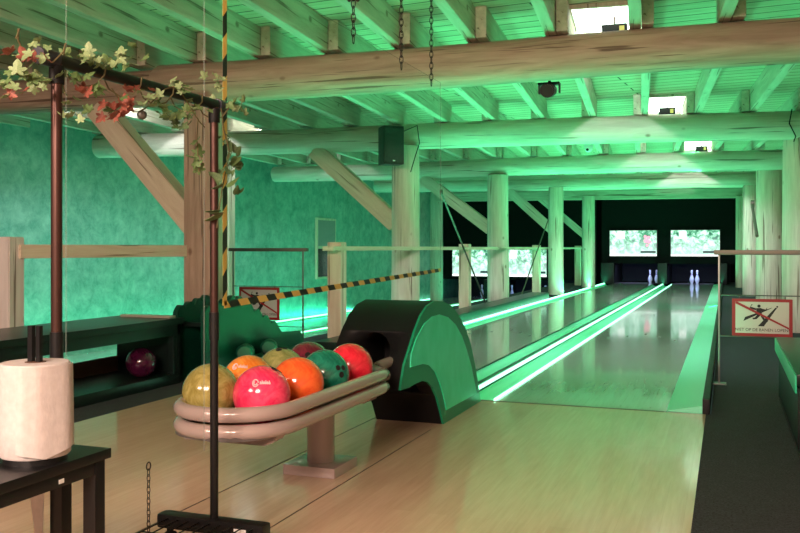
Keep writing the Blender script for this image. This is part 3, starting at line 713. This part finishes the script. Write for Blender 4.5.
MB().cyl((GX, 1.715, 1.47), (GX, 2.53, 1.47), .0165).build('top_bar', M['blackmetal'], gr)
CAPM = plain('cap_blue_black', (.03, .03, .045), .3)
for ya, yb in ((1.70, 1.76), (2.50, 2.545)): MB().cyl((GX, ya, 1.47), (GX, yb, 1.47), .021).build('end_cap', CAPM, gr)
g = MB()
for k in range(9): x = GX-.16+.04*k; g.cyl((x, 1.78, .105), (x, 2.47, .105), .0025, seg=6)
for k in range(8): y = 1.85+.08*k; g.cyl((GX-.17, y, .101), (GX+.17, y, .101), .0025, seg=6)
g.build('wire_shelf', M['blackmetal'], gr)

# ---- vines
def leaf_mesh(kind):
    bm = bmesh.new()
    if kind == 'maple': h = [(.16, -.14), (.40, -.20), (.44, -.02), (.30, .10), (.52, .16), (.70, .36), (.50, .46), (.30, .40), (.32, .66), (.18, .88)]; pts = [(0, 0)] + h + [(0, 1.05)] + [(-x, y) for x, y in h[::-1]]
    else: pts = [(0, 0), (.2, -.12), (.42, 0), (.48, .25), (.34, .55), (.15, .82), (0, 1), (-.15, .82), (-.34, .55), (-.48, .25), (-.42, 0), (-.2, -.12)]
    c = bm.verts.new((0, .3, 0)); vs = [bm.verts.new((x, y, -.25*abs(x)-.12*y*y)) for x, y in pts]
    for i in range(len(vs)): bm.faces.new((c, vs[i], vs[(i+1) % len(vs)]))
    g2 = bmesh.ops.extrude_face_region(bm, geom=bm.faces[:]); bmesh.ops.translate(bm, vec=(0, 0, .02), verts=[e for e in g2['geom'] if isinstance(e, bmesh.types.BMVert)])
    bmesh.ops.recalc_face_normals(bm, faces=bm.faces)
    return bm
LM = {}
for kd in ('maple', 'heart'):
    for mk in ('leaf_g', 'leaf_y', 'leaf_r', 'leaf_d'):
        me = bpy.data.meshes.new('leaf'); bm = leaf_mesh(kd); bm.to_mesh(me); bm.free(); me.materials.append(M[mk]); LM[kd, mk] = me
def leaf(parent, p, kd, mk, s):
    o = bpy.data.objects.new('leaf', LM[kd, mk]); COL.objects.link(o); o.parent = parent; o.location = Vector(p)-parent_world(parent)
    # tip hangs outwards / downwards, face roughly towards the open floor
    o.rotation_euler = (math.radians(R.uniform(35, 120)), R.uniform(-.8, .8), math.radians(R.uniform(-40, 80)+ (0))); o.scale = (s, s, s)
    if R.random() < .6: o.rotation_euler.x += math.pi*.75
    return o
vn = empty('ivy_garland', (GX, 2.1, 1.49), 'artificial vine of green and rust leaves wound along the garment rack bar', 'vine', 'artificial vines')
st = [(GX+.03*math.cos(i*.9), 1.60+i*.022, 1.475+.035*math.sin(i*.9)-(.02 if i > 8 else -.01)) for i in range(44)]
MB().tube(st, .0022, 6).tube([(GX+.02, 1.95+i*.03, 1.43-.05*math.sin(i*.5)) for i in range(16)], .002, 6).build('stem', M['stem'], vn)
def scatter(parent, cx, n_, sp, mats, kd, smin, smax):
    for i in range(n_):
        p = (cx[0]+R.gauss(0, sp[0]), cx[1]+R.gauss(0, sp[1]), cx[2]+R.gauss(0, sp[2])); leaf(parent, p, kd, R.choice(mats), R.uniform(smin, smax))
def vp(px, py, X=GX+.02): y, z = onX(px, py, X); return (X, y, z)
G_, Yl, Rd = 'leaf_g', 'leaf_y', 'leaf_r'
for px, py, n_, mm in ((12, 95, 4, [Rd, Yl]), (10, 76, 3, [G_, Yl]), (33, 48, 3, [Yl, G_]), (38, 82, 6, [G_, Yl, Yl]), (28, 60, 2, [Rd]), (68, 80, 4, [G_, Yl]), (68, 118, 3, [Yl]), (84, 58, 5, [G_, Yl]), (88, 95, 5, [Rd, G_]),
                       (106, 66, 6, [Yl, G_]), (108, 108, 8, [Rd, Rd, G_]), (122, 106, 4, [Rd]), (132, 62, 4, [Yl, G_]), (140, 96, 4, [Rd, Yl]), (156, 104, 5, [G_, Yl]), (165, 112, 5, [Yl, G_]), (178, 85, 5, [Yl, G_]), (180, 120, 6, [G_, 'leaf_d']),
                       (196, 105, 4, [G_, Yl]), (220, 82, 4, [Yl]), (228, 105, 5, [Yl, Yl, G_]), (242, 107, 2, [Yl])):
    scatter(vn, vp(px, py), int(n_*1.75)+1, (.02, .02, .014), mm, 'maple', .019, .032)
v2 = empty('ivy_garland', (GX+.01, 2.51, 1.3), 'darker ivy trailing down the right post of the garment rack', 'vine', 'artificial vines')
MB().tube([vp(221, 108), vp(224, 130), vp(229, 150), vp(226, 170), vp(222, 190), vp(218, 215), vp(217, 228)], .002, 6).tube([vp(198, 118), vp(197, 140), vp(199, 172)], .0018, 6).build('stem', M['stem'], v2)
for px, py, n_, s in ((232, 152, 5, .04), (236, 165, 5, .036), (224, 172, 4, .034), (218, 186, 3, .05), (232, 196, 2, .03), (216, 214, 3, .056), (224, 140, 3, .03), (241, 168, 2, .03)):
    scatter(v2, vp(px, py), n_, (.012, .012, .01), ['leaf_d', 'leaf_g', 'leaf_d'], 'heart', s*.8, s*1.1)
for px, py in ((197, 140), (199, 155), (196, 166), (201, 171), (194, 158)): leaf(v2, vp(px, py), 'maple', 'leaf_g', .036)
ob = MB().sph(vp(142, 115, GX+.005), .014, 20).build('bauble', M['chrome'], None, org=vp(142, 115, GX+.005)); tag(ob, 'small shiny silver bauble hanging among the vine leaves', 'ornament')

# ------------------------------------------------------------------ clear sheets, tape, chains
PX = -1.645
def sheet(y0, y1, z0a, z0b, z1, label):
    r = empty('acrylic_sheet', (PX, y0, z1), label, 'clear sheet', 'hanging clear sheets')
    MB().prism([(y0, z0a), (y1, z0b), (y1, z1), (y0, z1)], 'x', PX, PX+.004).build('pane', M['acrylic'], r, smooth=False)
    e = MB(); e.box(PX, PX+.004, y0-.0015, y0, z0a, z1).box(PX, PX+.004, y1, y1+.0015, z0b, z1).box(PX, PX+.004, y0, y1, z1, z1+.0015)
    e.build('polished_edge', M['acrylic_edge'], r, smooth=False); return r
sheet(2.66, 5.13, .80, .865, 2.01, 'clear hanging sheet edged with hazard tape over the ball rack')
sheet(1.88, 2.535, .31, .32, 2.01, 'narrow clear hanging sheet behind the garment rack')
TX = PX+.006
b = MB().prism([(2.655, .79), (5.125, .855), (5.125, .877), (2.655, .815)], 'x', TX, TX+.001).build('hazard_tape', M['tape_y'], smooth=False, org=(TX, 2.655, .8)); tag(b, 'yellow and black striped tape along the lower edge of the clear sheet', 'tape', 'hazard tapes')
b = MB().box(TX, TX+.001, 2.645, 2.672, .80, 2.01).build('hazard_tape', M['tape_z'], smooth=False, org=(TX, 2.655, .8)); tag(b, 'yellow and black striped tape standing upright beside the right rack post', 'tape', 'hazard tapes')
def chain(x, y, z0, z1, label, ring=False, s=1.0):
    b = MB(); z = z1; i = 0; L = .034*s
    while z > z0:
        pts = []
        for k in range(14):
            a = 2*math.pi*k/14; u, w = .0085*s*math.cos(a), (L/2)*math.sin(a)*1.12
            pts.append((x+(u if i % 2 else 0), y+(0 if i % 2 else u), z-L/2+w))
        b.tube(pts, .0021*s, 6, closed=True); z -= L*.82; i += 1
    if ring: b.tube([(x, y+.010*math.cos(a), z1+.009+.012*math.sin(a)) for a in [2*math.pi*k/20 for k in range(20)]], .002, 6, closed=True)
    o = b.build('hanging_chain', M['chain'], org=(x, y, z1)); return tag(o, label, 'chain', 'thin steel chains')
for px, lb in ((353, 'steel chain holding the clear sheet, leftmost at the ceiling'), (401, 'steel chain holding the clear sheet, middle one'), (431, 'steel chain holding the clear sheet, longest and rightmost')):
    t = (px-400)/F; d = PX/(-S+CC*t); chain(PX+.002, d*(CC+S*t), 2.0, CZ, lb, s=1.2)
t = (148-400)/F; d = PX/(-S+CC*t); chain(PX+.002, d*(CC+S*t), .0, .33, 'short chain dangling from the narrow clear sheet to the floor', True, .62)
cl = MB(); t = (353-400)/F; d = PX/(-S+CC*t); yy = d*(CC+S*t)
cl.sph((PX, yy, 2.17), .014, 12).sph((PX+.02, yy+.01, 2.165), .01, 12).sph((PX-.02, yy, 2.165), .009, 12)
tag(cl.build('chain_clip', M['chain'], org=(PX, yy, 2.17)), 'small clip fixed on the leftmost ceiling chain', 'clip')

# ------------------------------------------------------------------ side table and paper roll
TZ = .55
tb = empty('side_table', (-1.55, 1.2, 0), 'black metal side table carrying the paper roll', 'table')
MB().box(-1.95, -1.30, .6, 1.632, TZ-.022, TZ, .003).build('table_top', M['blackmetal'], tb)
MB().box(-1.325, -1.305, .63, 1.61, TZ-.05, TZ-.022, .002).build('side_rail', M['blackmetal'], tb)
MB().box(-1.93, -1.325, 1.59, 1.612, TZ-.05, TZ-.022, .002).build('end_rail', M['blackmetal'], tb)
for x, y in ((-1.32, 1.598), (-1.412, 1.598), (-1.93, 1.598), (-1.32, .64), (-1.93, .64)): MB().box(x-.0165, x+.0165, y-.0165, y+.0165, 0, TZ-.022, .002).build('leg', M['blackmetal'], tb)
MB().box(-1.36, -1.345, 1.6145, 1.6155, TZ-.045, TZ-.033).build('sticker', M['white_plastic'], tb)
MB().box(-1.3045, -1.3035, 1.47, 1.485, TZ-.042, TZ-.033).build('sticker', M['white_plastic'], tb)
rx, ry = at(35.5, 1.87)
hr = empty('roll_holder', (rx, ry, TZ), 'black upright roll holder sticking up through the paper roll', 'roll holder')
MB().cyl((rx, ry, TZ), (rx, ry, TZ+.012), .065).build('base', M['blackmetal'], hr)
MB().box(rx-.017, rx-.005, ry-.005, ry+.005, TZ+.01, TZ+.285).box(rx+.005, rx+.015, ry-.005, ry+.005, TZ+.01, TZ+.285).build('rod', M['blackmetal'], hr)
pr = empty('paper_roll', (rx, ry, TZ+.012), 'white paper towel roll standing on the black side table', 'paper roll')
RR, RH = .0715, .195; z0 = TZ+.013; b = MB(); seg = 64; rings = []
for (rr_, zz) in ((.02, 0), (RR-.003, 0), (RR, .004), (RR+.001, RH*.25), (RR-.001, RH*.5), (RR, RH*.75), (RR, RH-.004), (RR-.004, RH), (.022, RH), (.02, RH-.004), (.02, 0)):
    rings.append([b.bm.verts.new((rx+(rr_+(.0005*math.sin(5*a*6.283/seg+zz*40) if rr_ > .06 else 0))*math.cos(a*2*math.pi/seg), ry+(rr_+(.0005*math.sin(5*a*6.283/seg+zz*40) if rr_ > .06 else 0))*math.sin(a*2*math.pi/seg), z0+zz)) for a in range(seg)])
for a, c in zip(rings, rings[1:]):
    for i in range(seg): b.bm.faces.new((a[i], a[(i+1) % seg], c[(i+1) % seg], c[i]))
b.build('roll', M['paper'], pr)
# loose outer sheet with a pointed end
b = MB(); cols = []
for i in range(20):
    a = math.radians(-75+ i*6.0) ; rad = RR+.002+.003*math.sin(i*.5)+(.004 if i < 3 else 0)
    zb = .002+.016*abs(i-7)/8
    cols.append([b.bm.verts.new((rx+(rad+q*.0004)*math.cos(a), ry+(rad+q*.0004)*math.sin(a), z0+RH*.985+(zb-RH*.985)*q/6)) for q in range(7)])
for a, c in zip(cols, cols[1:]):
    for q in range(6): b.bm.faces.new((a[q], a[q+1], c[q+1], c[q]))
ge = bmesh.ops.extrude_face_region(b.bm, geom=b.bm.faces[:])
for e in ge['geom']:
    if isinstance(e, bmesh.types.BMVert): e.co += (e.co-Vector((rx, ry, e.co.z))).normalized()*.0009
b.build('loose_sheet', M['paper'], pr)
MB().cyl((rx, ry, z0+RH-.002), (rx, ry, z0+RH+.001), .0215, seg=24).build('core', M['brown_board'], pr)
# paper strip hanging under the table
x0, y0 = -1.465, 1.575
b = MB().prism([(x0-.02, TZ-.03), (x0+.035, TZ-.03), (x0+.03, .36), (x0+.018, .30), (x0+.01, .35)], 'y', 1.566, 1.568)
tag(b.build('paper_strip', M['paper'], smooth=False), 'torn strip of white paper hanging under the side table', 'paper')
tag(MB().box(-2.75, -1.98, 1.5, 2.35, 0, .012, .004).build('floor_mat', M['mat']), 'black rubber mat on the floor behind the side table', 'mat')

# ------------------------------------------------------------------ speaker, spotlight, camera dome
X, Y = at(391, 10.85); sp = empty('speaker', (X, Y, 2.25), 'black loudspeaker mounted on the second log beam', 'speaker')
zt, zb = 1+(HZ-127)*10.85/F, 1+(HZ-165)*10.85/F
def rotbox(w, dp, z0_, z1_, ang, bev, off=(0, 0)):
    b = MB().box(-w/2+off[0], w/2+off[0], -dp/2+off[1], dp/2+off[1], z0_, z1_, bev); bmesh.ops.rotate(b.bm, cent=(0, 0, 0), matrix=Matrix.Rotation(ang, 3, 'Z'), verts=b.bm.verts); bmesh.ops.translate(b.bm, vec=(X, Y, 0), verts=b.bm.verts); return b
an = math.radians(38)
rotbox(.26, .24, zb, zt, an, .01).build('cabinet', M['black'], sp)
rotbox(.235, .006, zb+.03, zt-.03, an, .001, (0, -.123)).build('grille', plain('grille', (.02, .02, .02), .8), sp)
rotbox(.03, .004, zb+.035, zb+.05, an, .0, (0, -.128)).build('badge', M['white_plastic'], sp)
rotbox(.06, .2, zt-.2, zt-.12, an, .004, (0, .17)).build('bracket', M['black'], sp)
cb = MB().tube([(X+.12, Y+.1, zt-.05), (X+.3, Y+.12, zt+.02), (X+.33, Y+.12, zt-.2), (X+.27, Y+.14, zt-.35), (X+.2, Y+.16, zt-.55)], .007, 6).build('cable', M['black'], sp)
X, Y = at(549.5, 7.0); zc = 1+(HZ-91)*7.0/F
s2 = empty('spotlight', (X, Y, BZ), 'small black spotlight fixed under the nearest log beam', 'spotlight')
MB().box(X-.085, X+.085, Y-.05, Y+.03, zc+.045, zc+.062, .003).box(X-.085, X-.075, Y-.02, Y+.02, zc-.02, zc+.05).box(X+.075, X+.085, Y-.02, Y+.02, zc-.02, zc+.05).box(X-.01, X+.01, Y-.01, Y+.01, zc+.05, BZ+.04).build('yoke', M['black'], s2)
MB().cyl((X, Y+.09, zc+.02), (X, Y-.09, zc-.01), .045, .058).build('lamp_body', M['black'], s2)
MB().cyl((X, Y-.09, zc-.01), (X, Y-.094, zc-.011), .045).build('lens', M['blacklam'], s2)
X, Y = at(588.5, 14.4); zc = 1+(HZ-149)*14.4/F
s3 = empty('dome_camera', (X, Y, zc+.1), 'small white dome camera under the ceiling behind the second beam', 'camera')
MB().cyl((X, Y, zc+.02), (X, Y, zc+.09), .07, .07).build('mount', M['white_plastic'], s3)
MB().box(X-.02, X+.02, Y-.02, Y+.02, zc+.09, CZ).build('bracket', M['white_plastic'], s3)
MB().sph((X, Y, zc+.01), .066, 24).build('dome', M['white_plastic'], s3); MB().sph((X-.01, Y-.05, zc-.015), .025, 16).build('lens', M['black'], s3)
# socket box and dark cable on the right column top
X, Y = at(792, 10.25)
tag(MB().tube([(X, Y, 2.62), (X-.03, Y-.02, 2.45), (X+.04, Y, 2.3), (X+.02, Y+.02, 2.24)], .008, 6).build('cable', M['black'], org=(X, Y, 2.3)), 'thin dark cable looping at the top of the right edge column', 'cable')

# ------------------------------------------------------------------ light
def area(name, loc, sx_, sy_, power, col, d, spread=math.pi):
    l = bpy.data.lights.new(name, 'AREA'); l.shape = 'RECTANGLE'; l.size = sx_; l.size_y = sy_; l.energy = power; l.color = col; l.spread = spread
    o = bpy.data.objects.new(name, l); COL.objects.link(o); o.location = loc; o.rotation_euler = Vector(d).to_track_quat('-Z', 'Y').to_euler(); return o
GRN = (.07, 1, .43); GR2 = (.05, 1, .56)
yc, ln = (FOUL+YB)/2, YB-FOUL
E = 180
SP = math.radians(135)
for x, p in ((-1.657, 1.3), (-3.245, 1.3)): area('gutter_led', (x, yc, .025), .022, ln, E*p, GRN, (0, 0, 1), SP)
area('gutter_led', (-.138, yc, .096), .02, ln, E*.7, GRN, (0, 0, 1), SP)
area('gutter_led', (-.142, yc, .07), .03, ln, E*1.5, GRN, (-1, 0, -.12))
area('gutter_led', (-1.718, yc, .008), .02, ln, E*.3, GRN, (-1, 0, -.2))
for x, p in ((-8.45, .62), (-6.95, .38), (-5.3, .38)): area('gutter_led', (x+.0, 16.5, LOW+.125), .02, 17, E*p, GR2, (0, 0, 1))
# warm lamps of the bar area behind the camera
area('bar_lamp', (-.6, -2.2, 2.55), 1.6, .8, 400, (1, .72, .58), (-.25, .8, -.45))
area('bar_lamp', (-3.2, -2.0, 2.5), 1.2, .6, 150, (1, .72, .58), (.1, .9, -.4))
# pin deck lamps
area('pin_lamp', (-2.46, 25.75, .5), .9, .1, 5, (.45, .5, 1), (0, .5, -1)); area('pin_lamp', (-.89, 25.75, .5), .9, .1, 5, (.45, .5, 1), (0, .5, -1))
area('pin_lamp', (-6, 25.75, .02), 2.5, .1, 6, (.35, .45, 1), (0, .5, -1))
w = bpy.data.worlds.new('world'); scene.world = w; w.use_nodes = True
w.node_tree.nodes['Background'].inputs[0].default_value = (.5, .8, .65, 1); w.node_tree.nodes['Background'].inputs[1].default_value = .05

# ------------------------------------------------------------------ camera
cd = bpy.data.cameras.new('camera'); cam = bpy.data.objects.new('camera', cd); COL.objects.link(cam); scene.camera = cam
cam.location = (0, 0, EYE); cam.rotation_euler = (math.pi/2, 0, math.atan2(S, CC)); cd.sensor_width = 36; cd.lens = 36*F/800; cd.shift_y = -18.5/800; cd.clip_start = .05; cd.clip_end = 100
vs = scene.view_settings; vs.view_transform = 'Standard'; vs.look = 'None'; vs.gamma = 1; vs.exposure = 0; vs.use_curve_mapping = False
